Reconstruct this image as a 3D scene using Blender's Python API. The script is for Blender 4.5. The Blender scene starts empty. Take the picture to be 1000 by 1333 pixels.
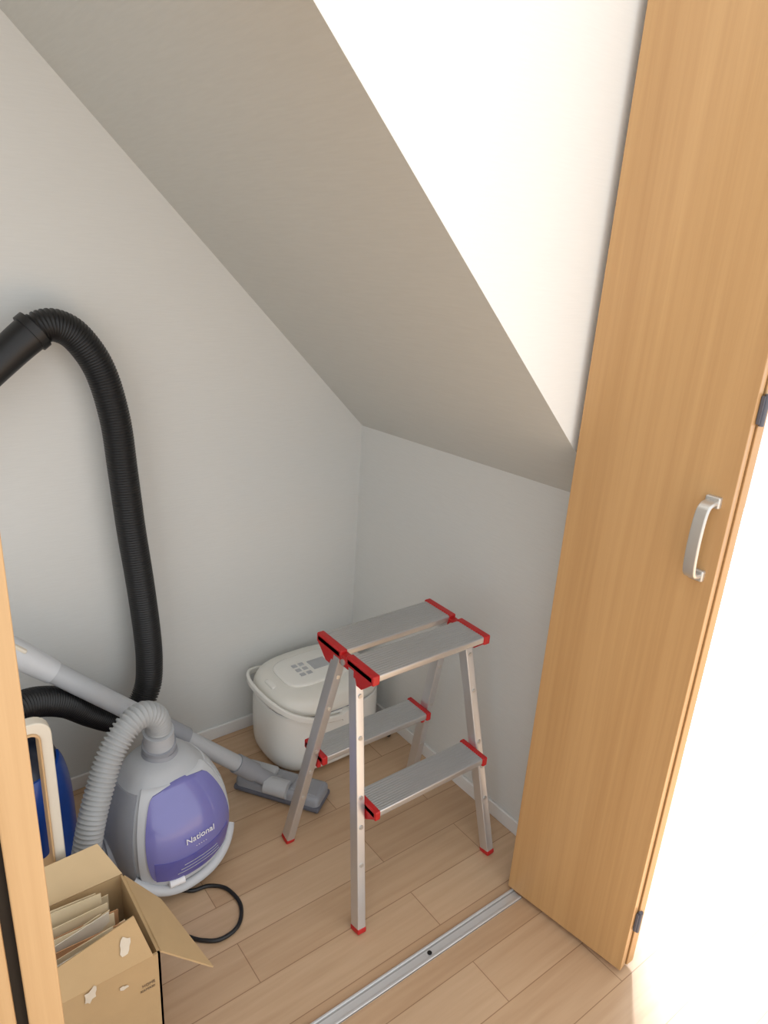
import bpy, bmesh, math, random
from mathutils import Vector, Matrix
random.seed(4)
scene=bpy.context.scene
scene.view_settings.view_transform='Standard'
scene.view_settings.look='None'

# ---------------------------------------------------------------- materials
def srgb(r,g,b):
    f=lambda c:(c/12.92 if c<=.04045 else ((c+.055)/1.055)**2.4)
    return (f(r/255),f(g/255),f(b/255),1)
def mat(name,col,rough=.5,metal=0,noise=0,nscale=40,bump=0,bscale=200,coat=0,stretch=(1,1,1),spec=.5):
    m=bpy.data.materials.new(name);m.use_nodes=True;nt=m.node_tree;b=nt.nodes['Principled BSDF']
    b.inputs['Base Color'].default_value=col;b.inputs['Roughness'].default_value=rough;b.inputs['Metallic'].default_value=metal
    b.inputs['Coat Weight'].default_value=coat;b.inputs['Specular IOR Level'].default_value=spec
    tc=nt.nodes.new('ShaderNodeTexCoord');mp=nt.nodes.new('ShaderNodeMapping');mp.inputs['Scale'].default_value=stretch
    nt.links.new(tc.outputs['Object'],mp.inputs['Vector'])
    n=nt.nodes.new('ShaderNodeTexNoise');n.inputs['Scale'].default_value=nscale;n.inputs['Detail'].default_value=4
    nt.links.new(mp.outputs[0],n.inputs['Vector'])
    mx=nt.nodes.new('ShaderNodeMixRGB');mx.inputs[1].default_value=tuple(c*(1-noise) for c in col[:3])+(1,)
    mx.inputs[2].default_value=tuple(min(1,c*(1+noise)) for c in col[:3])+(1,)
    nt.links.new(n.outputs['Fac'],mx.inputs[0]);nt.links.new(mx.outputs[0],b.inputs['Base Color'])
    if bump:
        n2=nt.nodes.new('ShaderNodeTexNoise');n2.inputs['Scale'].default_value=bscale;n2.inputs['Detail'].default_value=3
        nt.links.new(mp.outputs[0],n2.inputs['Vector'])
        bp=nt.nodes.new('ShaderNodeBump');bp.inputs['Strength'].default_value=bump;bp.inputs['Distance'].default_value=.002
        nt.links.new(n2.outputs['Fac'],bp.inputs['Height']);nt.links.new(bp.outputs[0],b.inputs['Normal'])
    return m
def wood(name,c1,c2,scale,rough=.4,coat=.1):
    m=bpy.data.materials.new(name);m.use_nodes=True;nt=m.node_tree;b=nt.nodes['Principled BSDF'];b.inputs['Roughness'].default_value=rough
    b.inputs['Coat Weight'].default_value=coat
    tc=nt.nodes.new('ShaderNodeTexCoord')
    outs=[]
    for sc,det in ((scale,6),(tuple(s*.18 for s in scale),3)):
        mp=nt.nodes.new('ShaderNodeMapping');mp.inputs['Scale'].default_value=sc
        nt.links.new(tc.outputs['Object'],mp.inputs['Vector'])
        n=nt.nodes.new('ShaderNodeTexNoise');n.inputs['Scale'].default_value=1;n.inputs['Detail'].default_value=det;n.inputs['Roughness'].default_value=.65
        nt.links.new(mp.outputs[0],n.inputs['Vector']);outs.append(n)
    ad=nt.nodes.new('ShaderNodeMath');ad.operation='ADD';nt.links.new(outs[0].outputs['Fac'],ad.inputs[0]);nt.links.new(outs[1].outputs['Fac'],ad.inputs[1])
    hl=nt.nodes.new('ShaderNodeMath');hl.operation='MULTIPLY';hl.inputs[1].default_value=.5;nt.links.new(ad.outputs[0],hl.inputs[0])
    cr=nt.nodes.new('ShaderNodeValToRGB');cr.color_ramp.elements[0].position=.35;cr.color_ramp.elements[0].color=c1
    cr.color_ramp.elements[1].position=.65;cr.color_ramp.elements[1].color=c2
    nt.links.new(hl.outputs[0],cr.inputs[0]);nt.links.new(cr.outputs[0],b.inputs['Base Color'])
    return m
def floor_mat():
    m=bpy.data.materials.new('floor_planks');m.use_nodes=True;nt=m.node_tree;b=nt.nodes['Principled BSDF']
    b.inputs['Roughness'].default_value=.33;b.inputs['Coat Weight'].default_value=.15;b.inputs['Coat Roughness'].default_value=.25
    tc=nt.nodes.new('ShaderNodeTexCoord')
    mp0=nt.nodes.new('ShaderNodeMapping');mp0.inputs['Location'].default_value=(.13,.02,0);nt.links.new(tc.outputs['Object'],mp0.inputs[0])
    br=nt.nodes.new('ShaderNodeTexBrick');br.inputs['Scale'].default_value=1;br.inputs['Brick Width'].default_value=.62;br.inputs['Row Height'].default_value=.105
    br.inputs['Mortar Size'].default_value=.0010;br.inputs['Mortar Smooth'].default_value=.2;br.offset=.37;br.offset_frequency=2
    br.inputs['Color1'].default_value=srgb(207,177,145);br.inputs['Color2'].default_value=srgb(193,160,127);br.inputs['Mortar'].default_value=srgb(152,120,90)
    nt.links.new(mp0.outputs[0],br.inputs['Vector'])
    mp=nt.nodes.new('ShaderNodeMapping');mp.inputs['Scale'].default_value=(3,45,1);nt.links.new(tc.outputs['Object'],mp.inputs[0])
    n=nt.nodes.new('ShaderNodeTexNoise');n.inputs['Scale'].default_value=1.3;n.inputs['Detail'].default_value=6;nt.links.new(mp.outputs[0],n.inputs['Vector'])
    cr=nt.nodes.new('ShaderNodeValToRGB');cr.color_ramp.elements[0].position=.3;cr.color_ramp.elements[0].color=(.86,.83,.80,1);cr.color_ramp.elements[1].position=.7;cr.color_ramp.elements[1].color=(1,1,1,1)
    nt.links.new(n.outputs['Fac'],cr.inputs[0])
    mx=nt.nodes.new('ShaderNodeMixRGB');mx.blend_type='MULTIPLY';mx.inputs[0].default_value=1
    nt.links.new(br.outputs['Color'],mx.inputs[1]);nt.links.new(cr.outputs[0],mx.inputs[2]);nt.links.new(mx.outputs[0],b.inputs['Base Color'])
    return m
M_wall_shaded=mat('wallpaper',(.675,.685,.67,1),.9,noise=.04,nscale=1,bump=.15,bscale=1,stretch=(22,22,300),spec=.1)  # same paper as the front wall, closet shade put into a darker colour
M_wall_lit=mat('wallpaper_front',(.82,.84,.83,1),.9,noise=.025,nscale=1,bump=.13,bscale=1,stretch=(22,22,300),spec=.1)  # lighter copy of the closet paper, room light put into the colour
M_ceil_shaded=mat('ceiling_paper',(.575,.585,.56,1),.9,noise=.05,nscale=1,bump=.15,bscale=1,stretch=(200,16,200),spec=.1)  # colour lowered to paint in the dimness of the closet ceiling
M_base=mat('white_trim',(.78,.78,.77,1),.5,noise=.02)
M_floor=floor_mat()
M_door=wood('door_oak',srgb(182,141,93),srgb(200,160,110),(75,75,1.6))
M_dooredge=wood('door_edge_oak',srgb(182,146,102),srgb(203,168,124),(75,75,1.6))
M_alu=mat('brushed_aluminium',(.58,.585,.59,1),.36,metal=.8,noise=.06,nscale=3,stretch=(4,60,4))
M_aluleg=mat('aluminium_leg',(.66,.66,.665,1),.36,metal=.75,noise=.05,nscale=20)
M_red=mat('red_plastic',srgb(184,28,30),.4,noise=.08)
M_rail=mat('rail_metal',(.70,.71,.72,1),.4,metal=.5,noise=.04)
M_groove=mat('rail_groove',(.40,.40,.40,1),.5,metal=.5,noise=.05)
M_white=mat('cooker_white',srgb(238,238,233),.25,noise=.015,coat=.3)
M_lid=mat('cooker_lid',srgb(230,229,222),.28,noise=.015,coat=.3)
M_lgrey=mat('light_grey_plastic',srgb(182,185,189),.4,noise=.04)
M_hose=mat('hose_grey',srgb(168,171,173),.45,noise=.04)
M_pgrey=mat('pale_grey_plastic',srgb(200,203,207),.4,noise=.03)
M_grey=mat('grey_plastic',srgb(148,151,158),.45,noise=.05)
M_dgrey=mat('dark_grey_plastic',srgb(92,94,104),.5,noise=.05)
M_black=mat('black_plastic',srgb(20,20,22),.42,noise=.1)
M_purple=mat('purple_translucent',srgb(120,120,184),.2,noise=.16,nscale=7,coat=.5)
M_purple2=mat('purple_dark',srgb(92,91,166),.25,noise=.10,coat=.4)
M_blue=mat('blue_plastic',srgb(24,72,160),.3,noise=.1,coat=.3)
M_navy=mat('navy_plastic',srgb(20,28,48),.35,noise=.1,coat=.2)
M_cream=mat('cream_plastic',srgb(222,214,198),.35,noise=.03)
M_orange=mat('inner_trim',srgb(206,170,126),.4,noise=.03)
M_card=mat('cardboard',srgb(192,163,121),.85,noise=.06,nscale=25,bump=.2,bscale=80)
M_card2=mat('cardboard_inner',srgb(204,178,138),.85,noise=.06,nscale=25)
M_torn=mat('torn_paper',srgb(218,208,190),.9,noise=.10)
M_paper=mat('paper',srgb(222,204,170),.85,noise=.06)
M_paper2=mat('paper_brown',srgb(186,140,100),.85,noise=.1)
M_ink=mat('navy_ink',srgb(42,50,92),.7,noise=.1)
M_inkgrey=mat('grey_ink',srgb(120,104,84),.8,noise=.1)
M_silver=mat('satin_silver',(.62,.61,.58,1),.35,metal=.7,noise=.03)
M_textw=mat('white_print',(.9,.9,.92,1),.5,noise=.02)

# ---------------------------------------------------------------- helpers
def empty(name):
    e=bpy.data.objects.new(name,None);scene.collection.objects.link(e);e.empty_display_size=.05;return e
def mk(name,verts,faces,m,parent=None,smooth=False,bevel=0,segs=2):
    me=bpy.data.meshes.new(name);me.from_pydata([tuple(v) for v in verts],[],faces);me.update()
    bm=bmesh.new();bm.from_mesh(me);bmesh.ops.remove_doubles(bm,verts=bm.verts,dist=1e-6);bmesh.ops.recalc_face_normals(bm,faces=bm.faces);bm.to_mesh(me);bm.free()
    o=bpy.data.objects.new(name,me);scene.collection.objects.link(o);me.materials.append(m)
    if parent:o.parent=parent
    if smooth:
        for p in me.polygons:p.use_smooth=True
    if bevel:
        md=o.modifiers.new('b','BEVEL');md.width=bevel;md.segments=segs;md.limit_method='ANGLE';md.angle_limit=math.radians(40)
        for p in me.polygons:p.use_smooth=True
        w=o.modifiers.new('wn','WEIGHTED_NORMAL')
    return o
BF=[(0,3,2,1),(4,5,6,7),(0,1,5,4),(1,2,6,5),(2,3,7,6),(3,0,4,7)]
def hexa(name,b,t,m,parent=None,bevel=0):
    return mk(name,list(b)+list(t),BF,m,parent,bevel=bevel)
def box(name,lo,hi,m,parent=None,bevel=0):
    x0,y0,z0=lo;x1,y1,z1=hi
    return hexa(name,[(x0,y0,z0),(x1,y0,z0),(x1,y1,z0),(x0,y1,z0)],[(x0,y0,z1),(x1,y0,z1),(x1,y1,z1),(x0,y1,z1)],m,parent,bevel)
def prism(name,poly,z0,z1,m,parent=None,bevel=0):
    n=len(poly);v=[(x,y,z0) for x,y in poly]+[(x,y,z1) for x,y in poly]
    f=[tuple(range(n))[::-1],tuple(range(n,2*n))]+[(i,(i+1)%n,n+(i+1)%n,n+i) for i in range(n)]
    return mk(name,v,f,m,parent,bevel=bevel)
def prism_xz(name,poly,y0,y1,m,parent=None,bevel=0):
    n=len(poly);v=[(x,y0,z) for x,z in poly]+[(x,y1,z) for x,z in poly]
    f=[tuple(range(n))[::-1],tuple(range(n,2*n))]+[(i,(i+1)%n,n+(i+1)%n,n+i) for i in range(n)]
    return mk(name,v,f,m,parent,bevel=bevel)
def obox(name,p0,p1,w,h,upv,m,parent=None,bevel=0,w1=None,h1=None):
    p0=Vector(p0);p1=Vector(p1);d=(p1-p0).normalized();s=d.cross(Vector(upv)).normalized();u=s.cross(d)
    w1=w if w1 is None else w1;h1=h if h1 is None else h1
    def ring(p,w,h):return [p-s*w/2-u*h/2,p+s*w/2-u*h/2,p+s*w/2+u*h/2,p-s*w/2+u*h/2]
    return hexa(name,ring(p0,w,h),ring(p1,w1,h1),m,parent,bevel)
def catmull(P,n):
    P=[Vector(p) for p in P];Q=[P[0]*2-P[1]]+P+[P[-1]*2-P[-2]]
    dense=[]
    for i in range(1,len(Q)-2):
        a,b,c,d=Q[i-1:i+3]
        for k in range(30):
            t=k/30;dense.append(.5*((2*b)+(c-a)*t+(2*a-5*b+4*c-d)*t*t+(3*b-a-3*c+d)*t**3))
    dense.append(P[-1]);L=[0];out=[]
    for i in range(1,len(dense)):L.append(L[-1]+(dense[i]-dense[i-1]).length)
    T=L[-1];j=0
    for k in range(n+1):
        s=T*k/n
        while j<len(L)-2 and L[j+1]<s:j+=1
        seg=L[j+1]-L[j];out.append(dense[j].lerp(dense[j+1],(s-L[j])/seg if seg else 0))
    return out,T
def tube(name,P,r,m,parent=None,n=40,segs=20,corr=0,pitch=.007):
    if corr:
        _,T=catmull(P,10);n=int(T/pitch)*4
    pts,T=catmull(P,n) if len(P)>2 else ([Vector(P[0]).lerp(Vector(P[1]),i/n) for i in range(n+1)],1)
    V=[];F=[];t0=(pts[1]-pts[0]).normalized();u=t0.orthogonal().normalized()
    for i,p in enumerate(pts):
        t=(pts[min(i+1,len(pts)-1)]-pts[max(i-1,0)]).normalized()
        u=(u-t*u.dot(t)).normalized();v=t.cross(u)
        rr=r(i/(len(pts)-1)) if callable(r) else r
        if corr: rr*= (1.0,1.0,1-corr,1-corr)[i%4]
        for k in range(segs):
            a=2*math.pi*k/segs;V.append(p+(u*math.cos(a)+v*math.sin(a))*rr)
    for i in range(len(pts)-1):
        for k in range(segs):
            k2=(k+1)%segs;F.append((i*segs+k,i*segs+k2,(i+1)*segs+k2,(i+1)*segs+k))
    F.append(tuple(range(segs))[::-1]);F.append(tuple(range(len(V)-segs,len(V))))
    o=mk(name,V,F,m,parent,smooth=True)
    if not corr:
        md=o.modifiers.new('es','EDGE_SPLIT');md.split_angle=math.radians(50)
    return o
def flatband(name,P,nrm,w,th,m,parent=None,n=40,bevel=0.003):
    pts,_=catmull(P,n);V=[];F=[];N=Vector(nrm).normalized()
    for i,p in enumerate(pts):
        t=(pts[min(i+1,len(pts)-1)]-pts[max(i-1,0)]).normalized();s=t.cross(N).normalized();nn=s.cross(t)
        V+=[p-nn*w/2-s*th/2,p+nn*w/2-s*th/2,p+nn*w/2+s*th/2,p-nn*w/2+s*th/2]
    for i in range(len(pts)-1):
        for k in range(4):
            F.append((i*4+k,i*4+(k+1)%4,i*4+4+(k+1)%4,i*4+4+k))
    F+=[(3,2,1,0),tuple(range(len(V)-4,len(V)))]
    return mk(name,V,F,m,parent,bevel=bevel)
def sgn(a,e):return math.copysign(abs(a)**e,a)
class Loft:
    def __init__(s,prof,c,rot=0,e=2.4):
        s.prof=prof;s.c=c;s.rot=rot;s.e=e
    def sec(s,z):
        P=s.prof
        if z<=P[0][0]:return P[0][1:]
        for i in range(len(P)-1):
            a,b=P[i],P[i+1]
            if z<=b[0]:
                p0=P[max(i-1,0)];p3=P[min(i+2,len(P)-1)];t=(z-a[0])/(b[0]-a[0]);o=[]
                for k in (1,2,3):
                    h=b[0]-a[0]
                    m0=(b[k]-p0[k])/(b[0]-p0[0])*h;m1=(p3[k]-a[k])/(p3[0]-a[0])*h
                    o.append((2*t**3-3*t*t+1)*a[k]+(t**3-2*t*t+t)*m0+(-2*t**3+3*t*t)*b[k]+(t**3-t*t)*m1)
                return o
        return P[-1][1:]
    def pt(s,z,th,off=0):
        hw,hd,cy=s.sec(z);hw=max(hw,0)+off;hd=max(hd,0)+off;e=2/s.e
        x=sgn(math.cos(th),e)*hw;y=sgn(math.sin(th),e)*hd+cy
        c,n=math.cos(s.rot),math.sin(s.rot)
        return (s.c[0]+x*c-y*n,s.c[1]+x*n+y*c,s.c[2]+z)
    def mesh(s,name,z0,z1,m,parent,nz=40,segs=64,off=0):
        V=[];F=[]
        for i in range(nz+1):
            z=z0+(z1-z0)*i/nz
            for k in range(segs):V.append(s.pt(z,2*math.pi*k/segs,off))
        for i in range(nz):
            for k in range(segs):
                k2=(k+1)%segs;F.append((i*segs+k,i*segs+k2,(i+1)*segs+k2,(i+1)*segs+k))
        F+=[tuple(range(segs))[::-1],tuple(range(nz*segs,nz*segs+segs))]
        return mk(name,V,F,m,parent,smooth=True)
    def patch(s,name,fn,m,parent,nu=30,nv=30,off=.003):
        V=[];F=[]
        for q in (off,-.004):
            for i in range(nv+1):
                for j in range(nu+1):
                    z,th=fn(j/nu,i/nv);V.append(s.pt(z,th,q))
        W=nu+1;N=W*(nv+1)
        for i in range(nv):
            for j in range(nu):
                a=i*W+j;F.append((a,a+1,a+W+1,a+W));F.append((N+a,N+a+W,N+a+W+1,N+a+1))
        edge=[j for j in range(nu)]+[i*W+nu for i in range(nv)]+[nv*W+j for j in range(nu,0,-1)]+[i*W for i in range(nv,0,-1)]
        for k in range(len(edge)):
            a,b=edge[k],edge[(k+1)%len(edge)];F.append((a,N+a,N+b,b))
        o=mk(name,V,F,m,parent)
        for p in o.data.polygons:p.use_smooth=True
        md=o.modifiers.new('es','EDGE_SPLIT');md.split_angle=math.radians(50)
        return o

# ---------------------------------------------------------------- room
XB=1.224;YA=1.685;YF=.82
def zs(x,y): return (.912+(YA-y)/(YA-YF)*.028)+(XB-x)*.991
prism('floor',[(-1.6,-2.2),(3.4,-2.2),(3.4,.83),(XB+.1,.83),(XB+.1,YA+.1),(-1.6,YA+.1)],-.05,0,M_floor)
box('wall_back',(-1.3,YA,0),(XB+.1,YA+.1,2.5),M_wall_shaded)
box('wall_right',(XB,YF+.0,0),(XB+.1,YA,1.1),M_wall_shaded)
box('wall_left',(-1.3,YF,0),(-1.2,YA,2.5),M_wall_shaded)
prism_xz('wall_front',[(XB,.94+.0),(XB,0),(1.5,0),(1.5,2.4),(-1.6,2.4),(-1.6,2.1),(XB-(2.1-.94)/.991,2.1)],YF,YF+.002,M_wall_lit)
box('wall_front_upper',(1.5,YF,2.1),(3.4,YF+.1,2.4),M_wall_lit)
x0=XB-(2.4-.912)/.991
b=[(x0,YF+.001,zs(x0,YF)),(XB,YF+.001,zs(XB,YF)),(XB,YA,zs(XB,YA)),(x0,YA,zs(x0,YA))]
hexa('ceiling_slope',b,[(p[0]+.06,p[1]+(.002 if k<2 else 0),p[2]+.06) for k,p in enumerate(b)],M_ceil_shaded)
box('ceiling',(-1.3,YF,2.4),(x0+.1,YA+.1,2.5),M_ceil_shaded)
box('baseboard_back',(-1.2,YA-.008,0),(XB,YA,.04),M_base,bevel=.002)
box('baseboard_right',(XB-.008,YF+.01,0),(XB,YA-.008,.04),M_base,bevel=.002)
rail=empty('door_floor_rail')
box('rail_base',(-1.1,.766,0),(1.085,.796,.003),M_rail,rail)
box('rail_edge_1',(-1.1,.766,0),(1.085,.771,.006),M_rail,rail,bevel=.001)
box('rail_edge_2',(-1.1,.791,0),(1.085,.796,.006),M_rail,rail,bevel=.001)
box('rail_slot',(-1.1,.7875,0),(1.085,.7905,.0034),M_groove,rail)
tube('rail_screw',[(.815,.780,.0),(.815,.780,.0045)],.005,M_black,rail,n=2)
win=empty('window_1')
for i,(a,c) in enumerate((((1.5,.825,.0),(1.55,.9,2.1)),((3.3,.825,0),(3.35,.9,2.1)),((2.82,.825,0),(2.87,.9,2.1)),((1.55,.825,2.05),(3.3,.9,2.1)))):
    box('frame_%d'%(i+1),a,c,M_base,win)
prism('ground_outside',[(XB+.1,.83),(4.5,.83),(4.5,4),(XB+.1,4)],-.05,-.001,mat('pale_concrete',(.85,.85,.85,1),.8,noise=.03))

# ---------------------------------------------------------------- doors
d1=empty('door_1')
prism('panel_front',[(1.077,.803),(1.116,.517),(1.137,.520),(1.098,.806)],.012,2.08,M_door,d1,bevel=.0015)
prism('panel_rear',[(1.139,.517),(1.160,.516),(1.205,.800),(1.184,.803)],.012,2.08,M_door,d1,bevel=.0015)
for i,z in enumerate((.14,1.205,1.9)):
    tube('hinge_%d'%(i+1),[(1.138,.513,z-.025),(1.138,.513,z+.025)],.0045,M_dgrey,d1,n=2)
    box('hinge_leaf_%d'%(i+1),(1.130,.513,z-.022),(1.147,.518,z+.022),M_dgrey,d1)
hx=1.112
flatband('handle_grip',[(hx-.004,.545,1.050),(hx-.024,.545,1.046),(hx-.032,.545,1.03),(hx-.035,.545,.985),(hx-.032,.545,.94),(hx-.024,.545,.924),(hx-.004,.545,.92)],(0,1,0),.022,.008,M_silver,d1,bevel=.003)
box('handle_foot_1',(hx-.008,.532,1.040),(hx+.003,.558,1.060),M_silver,d1,bevel=.003)
box('handle_foot_2',(hx-.008,.532,.910),(hx+.003,.558,.930),M_silver,d1,bevel=.003)
d2=empty('door_2')
prism('panel_front',[(.045,.513),(.073,.513),(.103,.80),(.076,.80)],.012,2.08,M_dooredge,d2,bevel=.002)
prism('panel_rear',[(.008,.513),(.036,.513),(.062,.80),(.032,.80)],.012,2.08,M_dooredge,d2,bevel=.002)
box('door_gap_shade',(.0355,.53,.02),(.0465,.55,2.07),M_black,d2)  # black strip painting the shade in the gap between the panels

# ---------------------------------------------------------------- step ladder
lad=empty('step_ladder')
def legpt(side,fr,z):
    t=z/.6
    x=(.722+.048*t) if side==0 else (1.117-.044*t)
    y=(.912+.128*t) if fr==0 else (1.222-.128*t)
    return Vector((x,y,z))
for s in (0,1):
    for fr in (0,1):
        nm=('left','right')[s]+'_'+('front','rear')[fr]
        obox('leg_'+nm,legpt(s,fr,.010),legpt(s,fr,.588),.021,.028,(0,1,0) ,M_aluleg,lad,bevel=.0025)
        obox('foot_'+nm,legpt(s,fr,0),legpt(s,fr,.013),.023,.030,(0,1,0),M_red,lad,bevel=.003)
        for k,z in enumerate((.16,.245,.31,.44,.53)):
            p=legpt(s,fr,z)
            tube('rivet_%s_%d'%(nm,k),[p+Vector((0,-.0162,0)),p+Vector((0,-.012,0))],.005,M_silver,lad,n=1,segs=12)
def tread(name,yc,z,dep,xl,xr,th=.016):
    box(name,(xl,yc-dep/2,z-th),(xr,yc+dep/2,z),M_alu,lad,bevel=.003)
    for k in range(11):
        yy=yc-dep/2+dep*(k+1)/12
        box(name+'_rib_%d'%k,(xl+.012,yy-.0008,z-.001),(xr-.012,yy+.0008,z+.0008),M_alu,lad)
def cap(name,x,w,yc,dep,z,sgnx,fr,g=.048):
    y0=yc-dep/2-.003;y1=yc+dep/2+.003
    box(name+'_plate',(min(x,x+sgnx*w),y0,z-.020),(max(x,x+sgnx*w),y1,z+.0025),M_red,lad,bevel=.003)
    ya=y0+.002 if fr==0 else y1-.002; yb=yc+.02 if fr==0 else yc-.02
    ym=ya+(yb-ya)*.55
    xa,xb=min(x,x+sgnx*.010),max(x,x+sgnx*.010)
    v=[(ya,z-.016),(yb,z-.016),(yb,z-g),(ym,z-g)]
    V=[(xa,y,zz) for y,zz in v]+[(xb,y,zz) for y,zz in v]
    mk(name+'_gusset',V,[(0,1,2,3),(7,6,5,4),(0,4,5,1),(1,5,6,2),(2,6,7,3),(3,7,4,0)],M_red,lad,bevel=.0015)
for fr,yc in ((0,1.009),(1,1.125)):
    z=.602;xl=.757;xr=1.085
    tread('top_tread_%d'%fr,yc,z,.090,xl,xr)
    cap('top_cap_left_%d'%fr,xl,.018,yc,.090,z,1,fr);cap('top_cap_right_%d'%fr,xr,.018,yc,.090,z,-1,fr)
for fr in (0,1):
    z=.293;yc=legpt(0,fr,z).y+(-.010 if fr==0 else .010)
    xl=legpt(0,0,z).x+.011;xr=legpt(1,0,z).x-.010
    tread('lower_tread_%d'%fr,yc,z,.078,xl,xr)
    cap('lower_cap_left_%d'%fr,xl,.014,yc,.078,z,1,fr,.040);cap('lower_cap_right_%d'%fr,xr,.014,yc,.078,z,-1,fr,.040)
for i,x in enumerate((.768,1.074)):
    box('hinge_block_%d'%i,(x-.010,1.050,.572),(x+.010,1.084,.597),M_red,lad,bevel=.003)
    tube('hinge_pin_%d'%i,[(x-.014,1.067,.584),(x+.014,1.067,.584)],.007,M_silver,lad,n=1)

# ---------------------------------------------------------------- rice cooker
ck=empty('rice_cooker')
CX,CY=.984,1.520
body=Loft([(0,.153,.122,0),(.006,.166,.133,0),(.03,.174,.139,0),(.09,.177,.142,0),(.15,.177,.142,0),(.184,.175,.141,0)],(CX,CY,.008),e=2.9)
body.mesh('body',0,.184,M_white,ck)
Loft([(0,.170,.137,0),(.02,.170,.137,0)],(CX,CY,.188),e=2.9).mesh('seam',0,.014,M_grey,ck,nz=2)
lid=Loft([(0,.174,.140,0),(.010,.176,.142,0),(.028,.172,.138,0),(.044,.160,.128,.0),(.053,.140,.110,0),(.058,.110,.083,0),(.060,.06,.04,0),(.0605,.01,.01,0)],(CX,CY,.198),e=2.9)
lid.mesh('lid',0,.0605,M_lid,ck)
Loft([(0,.110,.076,0),(.007,.110,.076,0),(.010,.104,.070,0)],(CX-.012,CY,.253),e=3.6).mesh('lid_panel',0,.010,M_white,ck,nz=6)
box('display',(CX-.02,CY-.022,.260),(CX+.035,CY+.025,.2645),M_lgrey,ck,bevel=.001)
for i in range(3):
    for j in range(2):
        box('button_%d_%d'%(i,j),(CX-.070+j*.022,CY-.034+i*.024,.260),(CX-.055+j*.022,CY-.020+i*.024,.2650),M_lgrey,ck,bevel=.001)
box('lid_release',(CX-.158,CY-.024,.230),(CX-.128,CY+.024,.250),M_white,ck,bevel=.005)
tube('steam_vent',[(CX+.070,CY,.258),(CX+.070,CY,.268)],.022,M_lid,ck,n=3,segs=32)
tube('steam_vent_slot',[(CX+.070,CY-.010,.268),(CX+.070,CY+.010,.268)],.003,M_grey,ck,n=3)
hz=[( .01,-.153,.176),(-.05,-.156,.186),(-.11,-.151,.202),(-.155,-.124,.218),(-.181,-.07,.229),(-.189,0,.233)]
hz=hz+[(x,-y,z) for x,y,z in hz[:-1][::-1]]
flatband('carry_handle',[(CX+x,CY+y*.985,z) for x,y,z in hz],(0,0,1),.018,.010,M_white,ck,n=70,bevel=.003)
for k,(y0,y1) in enumerate(((CY-.157,CY-.13),(CY+.13,CY+.157))):
    tube('handle_pivot_%d'%k,[(CX+.01,y0,.176),(CX+.01,y1,.176)],.019,M_white,ck,n=2,segs=32)
for i,(x,y) in enumerate(((.89,1.45),(1.06,1.45),(.89,1.6),(1.06,1.6))):
    tube('foot_%d'%i,[(x,y,0),(x,y,.012)],.015,M_grey,ck,n=1)
box('cord_inlet',(1.137,1.43,.02),(1.172,1.47,.05),M_black,ck,bevel=.004)
tube('power_cord',[(1.15,1.43,.035),(1.168,1.405,.03),(1.177,1.40,.012),(1.182,1.43,.006),(1.19,1.50,.006)],.006,M_black,ck)

# ---------------------------------------------------------------- canister vacuum (grey/purple)
vc=empty('canister_vacuum_cleaner')
BC=(.452,1.320,.002)
B=Loft([(0,.075,.075,.0),(.010,.094,.090,0),(.045,.119,.108,0),(.10,.134,.120,0),(.15,.137,.121,0),(.20,.129,.111,.004),(.245,.109,.093,.010),(.28,.082,.070,.016),(.300,.055,.048,.02),(.308,.012,.012,.02)],BC,rot=math.radians(10),e=2.35)
B.mesh('body',0,.308,M_lgrey,vc,nz=60)
F0=-math.pi/2
B.patch('side_shell_left',lambda u,v:(.03+.235*v, F0-math.radians(58)-math.radians(95)*u),M_grey,vc,off=.003)
B.patch('side_shell_right',lambda u,v:(.03+.235*v, F0+math.radians(60)+math.radians(95)*u),M_pgrey,vc,off=.003)
B.patch('front_frame',lambda u,v:(.060+.215*v-.016*math.cos((u-.5)*math.pi)*(1-v), F0+(2*u-1)*math.radians(52)),M_pgrey,vc,off=.0055)
def purp(u,v):
    z=.078+.188*v; w=math.radians(39+4*math.sin(v*math.pi))
    w*= (1-abs(2*v-1)**8)**.5*.12+.88
    return (z-.014*math.cos((u-.5)*math.pi)*(1-v)+.010*math.cos((u-.5)*math.pi)*v, F0+(2*u-1)*w)
B.patch('dust_cover',purp,M_purple,vc,off=.009)
B.patch('dust_cover_lower',lambda u,v:(.080+.055*v-.010*math.cos((u-.5)*math.pi), F0+(2*u-1)*math.radians(36)),M_purple2,vc,off=.0102)
B.patch('handle_gap_shade',lambda u,v:(.020+.034*v-.004*math.cos((u-.5)*math.pi), F0+(2*u-1)*math.radians(46)),M_dgrey,vc,off=.004)  # dark patch on the shell, paints the shaded gap behind the handle
hp=[B.pt(.088-.060*math.cos((a/66)*math.pi/2),F0+math.radians(a),.012) for a in range(-60,61,6)]
tube('carry_handle',hp,.012,M_pgrey,vc,n=60)
tube('handle_latch',[B.pt(.060,F0-math.radians(24),.010),B.pt(.060,F0-math.radians(10),.010)],.009,M_textw,vc,n=4)
for s,nm in ((-1,'left'),(1,'right')):
    c=Vector(B.pt(.10,F0+s*math.radians(100),0));n=(c-Vector((BC[0],BC[1],.102))).normalized()
    tube('wheel_'+nm,[c-n*.03,c+n*.008],.050,M_grey,vc,n=2,segs=40)
    tube('hub_'+nm,[c,c+n*.011],.026,M_lgrey,vc,n=2,segs=32)
tube('hose_socket',[(.452,1.340,.278),(.452,1.338,.315)],lambda t:.048-.010*t,M_grey,vc,n=8,segs=32)
tube('hose_elbow',[(.452,1.338,.308),(.450,1.334,.345),(.448,1.328,.372)],.0335,M_lgrey,vc,n=12,segs=32)
tube('hose_collar',[(.451,1.337,.322),(.450,1.334,.334)],.0375,M_grey,vc,n=2,segs=32)
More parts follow.
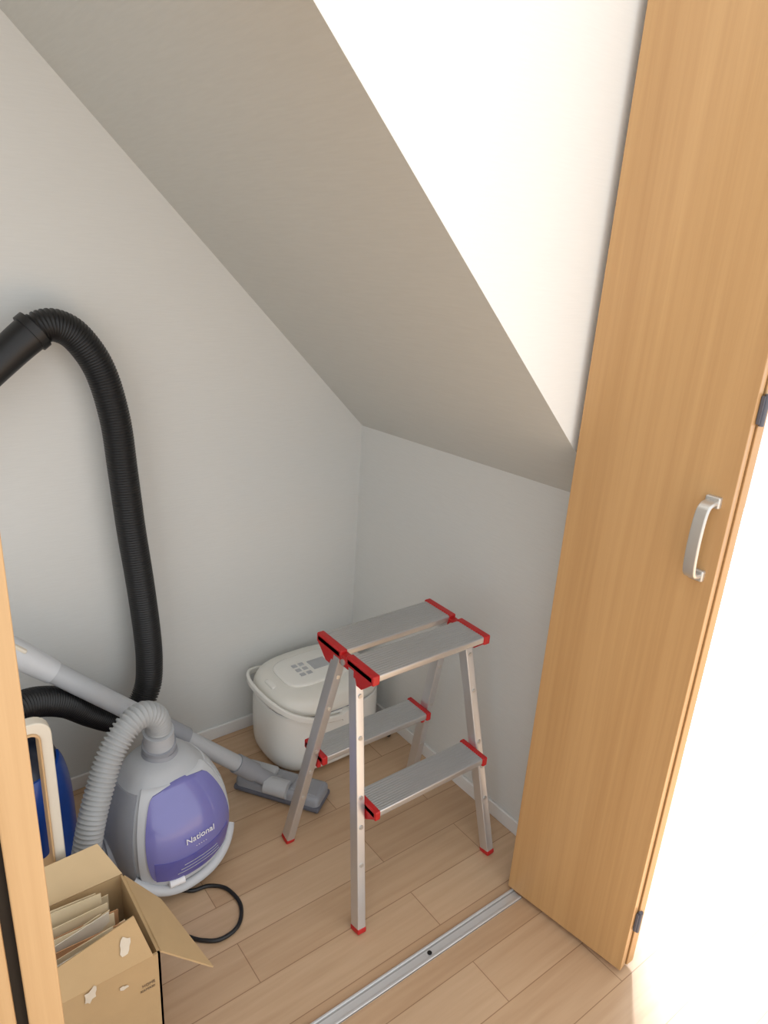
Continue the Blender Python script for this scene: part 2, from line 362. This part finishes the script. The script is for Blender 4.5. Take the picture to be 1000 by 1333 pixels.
H1=[(.449,1.33,.365),(.447,1.325,.392),(.434,1.315,.423),(.405,1.305,.441),(.368,1.29,.432),(.330,1.275,.394),(.298,1.255,.338),(.270,1.235,.275),(.248,1.22,.205),(.230,1.215,.14),(.20,1.22,.08),(.14,1.24,.05),(.05,1.26,.045)]
tube('grey_hose',H1,.0285,M_hose,vc,corr=.18,pitch=.009,segs=28)
tx=bpy.data.curves.new('logo','FONT');tx.body='National';tx.size=.021;tx.extrude=.0004;tx.align_x='CENTER';tx.materials.append(M_textw)
to=bpy.data.objects.new('logo',tx);scene.collection.objects.link(to);to.parent=vc
p=Vector(B.pt(.158,F0+math.radians(2),.0115));to.location=p;to.rotation_euler=(math.radians(86),0,math.radians(10))
tx=bpy.data.curves.new('logo_small','FONT');tx.body='- - - - -';tx.size=.010;tx.extrude=.0004;tx.align_x='CENTER';tx.materials.append(M_textw)
to=bpy.data.objects.new('logo_small',tx);scene.collection.objects.link(to);to.parent=vc
p=Vector(B.pt(.142,F0+math.radians(2),.0118));to.location=p;to.rotation_euler=(math.radians(88),0,math.radians(10))
for i in range(3):
    ang=[math.radians(-16+3*i+k*(38-5*i)/8) for k in range(9)]
    tube('marking_%d'%i,[B.pt(.086+.010*i,F0+a,.0108) for a in ang],.0007,M_lgrey,vc,n=16,segs=6)
P0=Vector((.16,1.51,.600));P1=Vector((.750,1.392,.055));D=P1-P0
def wp(t):return P0+D*t
tube('wand_upper',[wp(-.12),wp(.60)],lambda t:.0245-.002*t,M_lgrey,vc,n=4,segs=32)
tube('wand_collar_1',[wp(.10),wp(.20)],lambda t:.030-.004*t,M_pgrey,vc,n=4,segs=32)
tube('wand_collar_2',[wp(.56),wp(.66)],.026,M_grey,vc,n=4,segs=32)
tube('wand_lower',[wp(.60),wp(.93)],.021,M_lgrey,vc,n=4,segs=32)
tube('wand_collar_3',[wp(.87),wp(.95)],.025,M_grey,vc,n=4,segs=32)
tube('wand_grip',[wp(-.2),wp(.10)],.030,M_pgrey,vc,n=4,segs=32)
obox('grip_label',wp(-.02)+Vector((.0,-.010,.026)),wp(.12)+Vector((0,-.010,.026)),.028,.010,(0,0,1),M_cream,vc,bevel=.003)
tube('swivel_neck',[wp(.93),(.765,1.385,.042),(.785,1.375,.032)],.020,M_grey,vc,n=12,segs=28)
hd=Vector((.57,-.82,0)).normalized();pd=Vector((.82,.57,0));hc=Vector((.790,1.372,.028))
obox('floor_head',hc-hd*.122,hc+hd*.122,.080,.040,(0,0,1),M_grey,vc,bevel=.012)
obox('floor_head_top',hc-hd*.11+Vector((0,0,.022)),hc-hd*.02+Vector((0,0,.022)),.06,.022,(0,0,1),M_lgrey,vc,bevel=.008)
obox('floor_head_plate',hc+hd*.035+Vector((0,0,.019)),hc+hd*.112+Vector((0,0,.016)),.06,.012,(0,0,1),M_grey,vc,bevel=.005)
obox('bumper',hc-hd*.125-Vector((0,0,.015)),hc+hd*.125-Vector((0,0,.015)),.087,.016,(0,0,1),M_dgrey,vc,bevel=.006)
tube('head_joint',[hc-pd*.03-hd*.032+Vector((0,0,.016)),hc-pd*.03+hd*.032+Vector((0,0,.016))],.024,M_lgrey,vc,n=2,segs=28)
tube('power_cord',[(.44,1.215,.010),(.465,1.20,.008),(.50,1.195,.005),(.530,1.165,.005),(.537,1.11,.005),(.510,1.065,.005),(.465,1.055,.005),(.43,1.075,.005),(.405,1.105,.005)],.0045,M_black,vc,n=80,segs=12)

# ---------------------------------------------------------------- blue vacuum with black hose
bv=empty('drum_vacuum_cleaner')
BV=Loft([(0,.085,.085,0),(.01,.10,.10,0),(.08,.115,.115,0),(.20,.118,.118,0),(.30,.110,.110,0),(.36,.085,.085,0),(.385,.04,.04,0)],(.155,1.43,.002),e=2.3)
BV.mesh('body',0,.385,M_navy,bv)
BV.patch('blue_cover',lambda u,v:(.12+.22*v,F0+math.radians(-10+95*u)),M_blue,bv,off=.005)
BV.patch('blue_band',lambda u,v:(.03+.05*v,F0+math.radians(-90+180*u)),M_blue,bv,off=.005)
tube('inlet',[(.15,1.42,.36),(.15,1.42,.40)],.042,M_black,bv,n=2)
BH=[(.15,1.42,.385),(.155,1.43,.425),(.19,1.45,.448),(.24,1.475,.435),(.30,1.50,.395),(.36,1.525,.33),(.42,1.55,.275),(.475,1.58,.255),(.517,1.60,.30),(.530,1.61,.37),(.530,1.615,.46),(.520,1.615,.60),(.507,1.615,.74),(.497,1.615,.88),(.487,1.615,1.01),(.462,1.615,1.12),(.42,1.61,1.19),(.38,1.605,1.216),(.345,1.60,1.213),(.31,1.597,1.187)]
tube('black_hose',BH,.0335,M_black,bv,corr=.12,pitch=.0065,segs=28)
tube('hose_cuff',[(.335,1.600,1.208),(.29,1.595,1.172),(.20,1.580,1.095)],lambda t:.037-.006*t,M_black,bv,n=16,segs=32)
tube('hose_cuff_ring',[(.338,1.600,1.211),(.325,1.599,1.201)],.041,M_black,bv,n=3,segs=32)
tube('wand',[(.22,1.583,1.115),(-.10,1.55,.75),(-.50,1.54,.02)],.022,M_black,bv,n=10)

fh=empty('appliance_handle_loop')  # cream handle loop of another appliance, type unidentified
def rr(cx,cz,hw,hh,r):
    pts=[]
    for (sx,sz,a0) in ((1,1,0),(-1,1,90),(-1,-1,180),(1,-1,270)):
        for k in range(7):
            a=math.radians(a0+15*k);pts.append((cx+sx*(hw-r)+r*math.cos(a),cz+sz*(hh-r)+r*math.sin(a)))
    return pts
def ringframe(name,cx,cz,hw,hh,w,y0,y1,m,par,r=.025):
    o=rr(cx,cz,hw,hh,r);i=rr(cx,cz,hw-w,hh-w,max(.004,r-w*.6));n=len(o)
    V=[(x,y0,z) for x,z in o]+[(x,y0,z) for x,z in i]+[(x,y1,z) for x,z in o]+[(x,y1,z) for x,z in i]
    F=[]
    for k in range(n):
        k2=(k+1)%n;F+=[(k,k2,n+k2,n+k),(2*n+k,3*n+k,3*n+k2,2*n+k2),(k,2*n+k,2*n+k2,k2),(n+k,n+k2,3*n+k2,3*n+k)]
    return mk(name,V,F,m,par,bevel=.003)
ringframe('cream_handle_frame',.105,.425,.100,.172,.020,1.165,1.19,M_cream,fh,r=.03)
ringframe('inner_trim',.105,.425,.081,.153,.004,1.161,1.194,M_orange,fh,r=.016)
box('frame_post_1',(.03,1.17,0),(.045,1.185,.255),M_cream,fh);box('frame_post_2',(.165,1.17,0),(.180,1.185,.255),M_cream,fh)
box('dark_panel',(.03,1.195,.26),(.165,1.205,.50),M_navy,fh,bevel=.004)

# ---------------------------------------------------------------- cardboard box
cb=empty('cardboard_box')
X0,X1,Y0,Y1,ZH=.085,.287,.905,1.105,.25;T=.004
box('front_side',(X0,Y0,0),(X1,Y0+T,ZH),M_card,cb)
box('back_side',(X0,Y1-T,0),(X1,Y1,ZH),M_card,cb)
box('left_side',(X0,Y0,0),(X0+T,Y1,ZH),M_card,cb)
box('right_side',(X1-T,Y0,0),(X1,Y1,ZH),M_card,cb)
box('bottom',(X0,Y0,0),(X1,Y1,T),M_card,cb)
def quad(name,a,b,c,d,m,th=.003):
    a,b,c,d=map(Vector,(a,b,c,d));n=(b-a).cross(d-a).normalized()*th
    return hexa(name,[a,b,c,d],[a+n,b+n,c+n,d+n],m,cb)
quad('flap_right',(X1,Y0,ZH),(.372,.885,.172),(.335,1.035,.215),(X1,Y1-.01,ZH),M_card)
quad('flap_front',(X0,Y0+.002,ZH),(X1-.012,Y0+.002,ZH),(X1-.03,Y0+.035,ZH+.07),(X0,Y0+.02,ZH+.045),M_card)
quad('flap_back',(X0,Y1-.002,ZH),(X1,Y1-.002,ZH),(X1-.03,Y1+.04,ZH+.055),(X0+.02,Y1+.04,ZH+.05),M_card2)
def blob(name,c,ux,uy,r,m,seed,asp=1.2):
    random.seed(seed);c=Vector(c);ux=Vector(ux).normalized();uy=Vector(uy).normalized();n=ux.cross(uy).normalized()
    V=[c+n*.0012];N=14
    for k in range(N):
        a=2*math.pi*k/N;q=r*(.7+.55*random.random());V.append(c+n*.0012+ux*math.cos(a)*q*asp+uy*math.sin(a)*q)
    mk(name,V,[(0,1+k,1+(k+1)%N) for k in range(N)],m,cb)
blob('torn_patch_1',(.235,.9205,.286),(.2,.40,.9),(-1,0,.2),.010,M_torn,21,1.6)
blob('torn_patch_2',(.170,.904,.238),(.4,0,1),(-1,0,.4),.009,M_torn,22,1.7)
blob('torn_patch_3',(.222,.904,.215),(1,0,-.3),(.3,0,1),.005,M_torn,23,1.5)
flu=(Vector((.372,.885,.172))-Vector((X1,Y0,ZH))).normalized();flv=(Vector((X1,Y1-.01,ZH))-Vector((X1,Y0,ZH))).normalized()
fn=flu.cross(flv).normalized()
blob('torn_patch_4',Vector((X1,Y0,ZH))+flu*.060+flv*.040+fn*.003,flu,flv,.010,M_torn,5)
blob('torn_patch_5',Vector((X1,Y0,ZH))+flu*.030+flv*.110+fn*.003,flu,flv,.007,M_torn,6)
ring=[(.150+.016*math.cos(2*math.pi*k/24),.9035,.135+.016*math.sin(2*math.pi*k/24)) for k in range(25)]
tube('printed_ring',ring,.0016,M_ink,cb,n=48,segs=6)
for i,(t,x,z,s) in enumerate((('58',.150,.129,.018),('HOME',.264,.190,.008),('KAMAKI',.262,.180,.007))):
    c=bpy.data.curves.new('print','FONT');c.body=t;c.size=s;c.extrude=.0003;c.align_x='CENTER';c.materials.append(M_ink if i==0 else M_inkgrey)
    o=bpy.data.objects.new('print_%d'%i,c);scene.collection.objects.link(o);o.parent=cb;o.location=(x,.9035,z);o.rotation_euler=(math.radians(90),0,0)
random.seed(8)
for i in range(22):
    y=Y0+.035+i*.0070
    dx=random.uniform(-.03,.01);h=ZH+.002+random.uniform(-.03,.022);ln=random.uniform(-.006,.014);tl=random.uniform(-.01,.04)
    hexa('paper_%d'%i,[(X0+.012,y,.01),(X1-.035+dx,y,.01),(X1-.035+dx,y+.002,.01),(X0+.012,y+.002,.01)],
        [(X0+.012,y+ln,h-tl),(X1-.035+dx,y+ln*.5,h),(X1-.035+dx,y+.002+ln*.5,h),(X0+.012,y+.002+ln,h-tl)],(M_paper,M_torn,M_paper,M_paper2,M_paper)[i%5],cb)

# ---------------------------------------------------------------- lights
w=bpy.data.worlds.new('World');scene.world=w;w.use_nodes=True
bg=w.node_tree.nodes['Background'];bg.inputs[0].default_value=(.965,.985,1,1);bg.inputs[1].default_value=1.55
s=bpy.data.lights.new('sun','SUN');s.energy=25;s.angle=math.radians(16);s.color=(.92,.96,1)
so=bpy.data.objects.new('sun',s);scene.collection.objects.link(so)
so.location=(3,3,3)
so.rotation_euler=Vector((.62,.60,.62)).to_track_quat('Z','Y').to_euler()

# ---------------------------------------------------------------- camera
cam=bpy.data.cameras.new('camera');co=bpy.data.objects.new('camera',cam);scene.collection.objects.link(co)
r2=Vector((.79770,-.60000,.06077));u2=Vector((.15996,.30767,.93797));fw=Vector((.58147,.73848,-.34140))
co.matrix_world=Matrix((( r2.x,u2.x,-fw.x,0),(r2.y,u2.y,-fw.y,0),(r2.z,u2.z,-fw.z,1.4),(0,0,0,1)))
cam.sensor_fit='VERTICAL';cam.sensor_height=36;cam.sensor_width=27;cam.lens=932.5/1333*36;cam.clip_start=.01
scene.camera=co
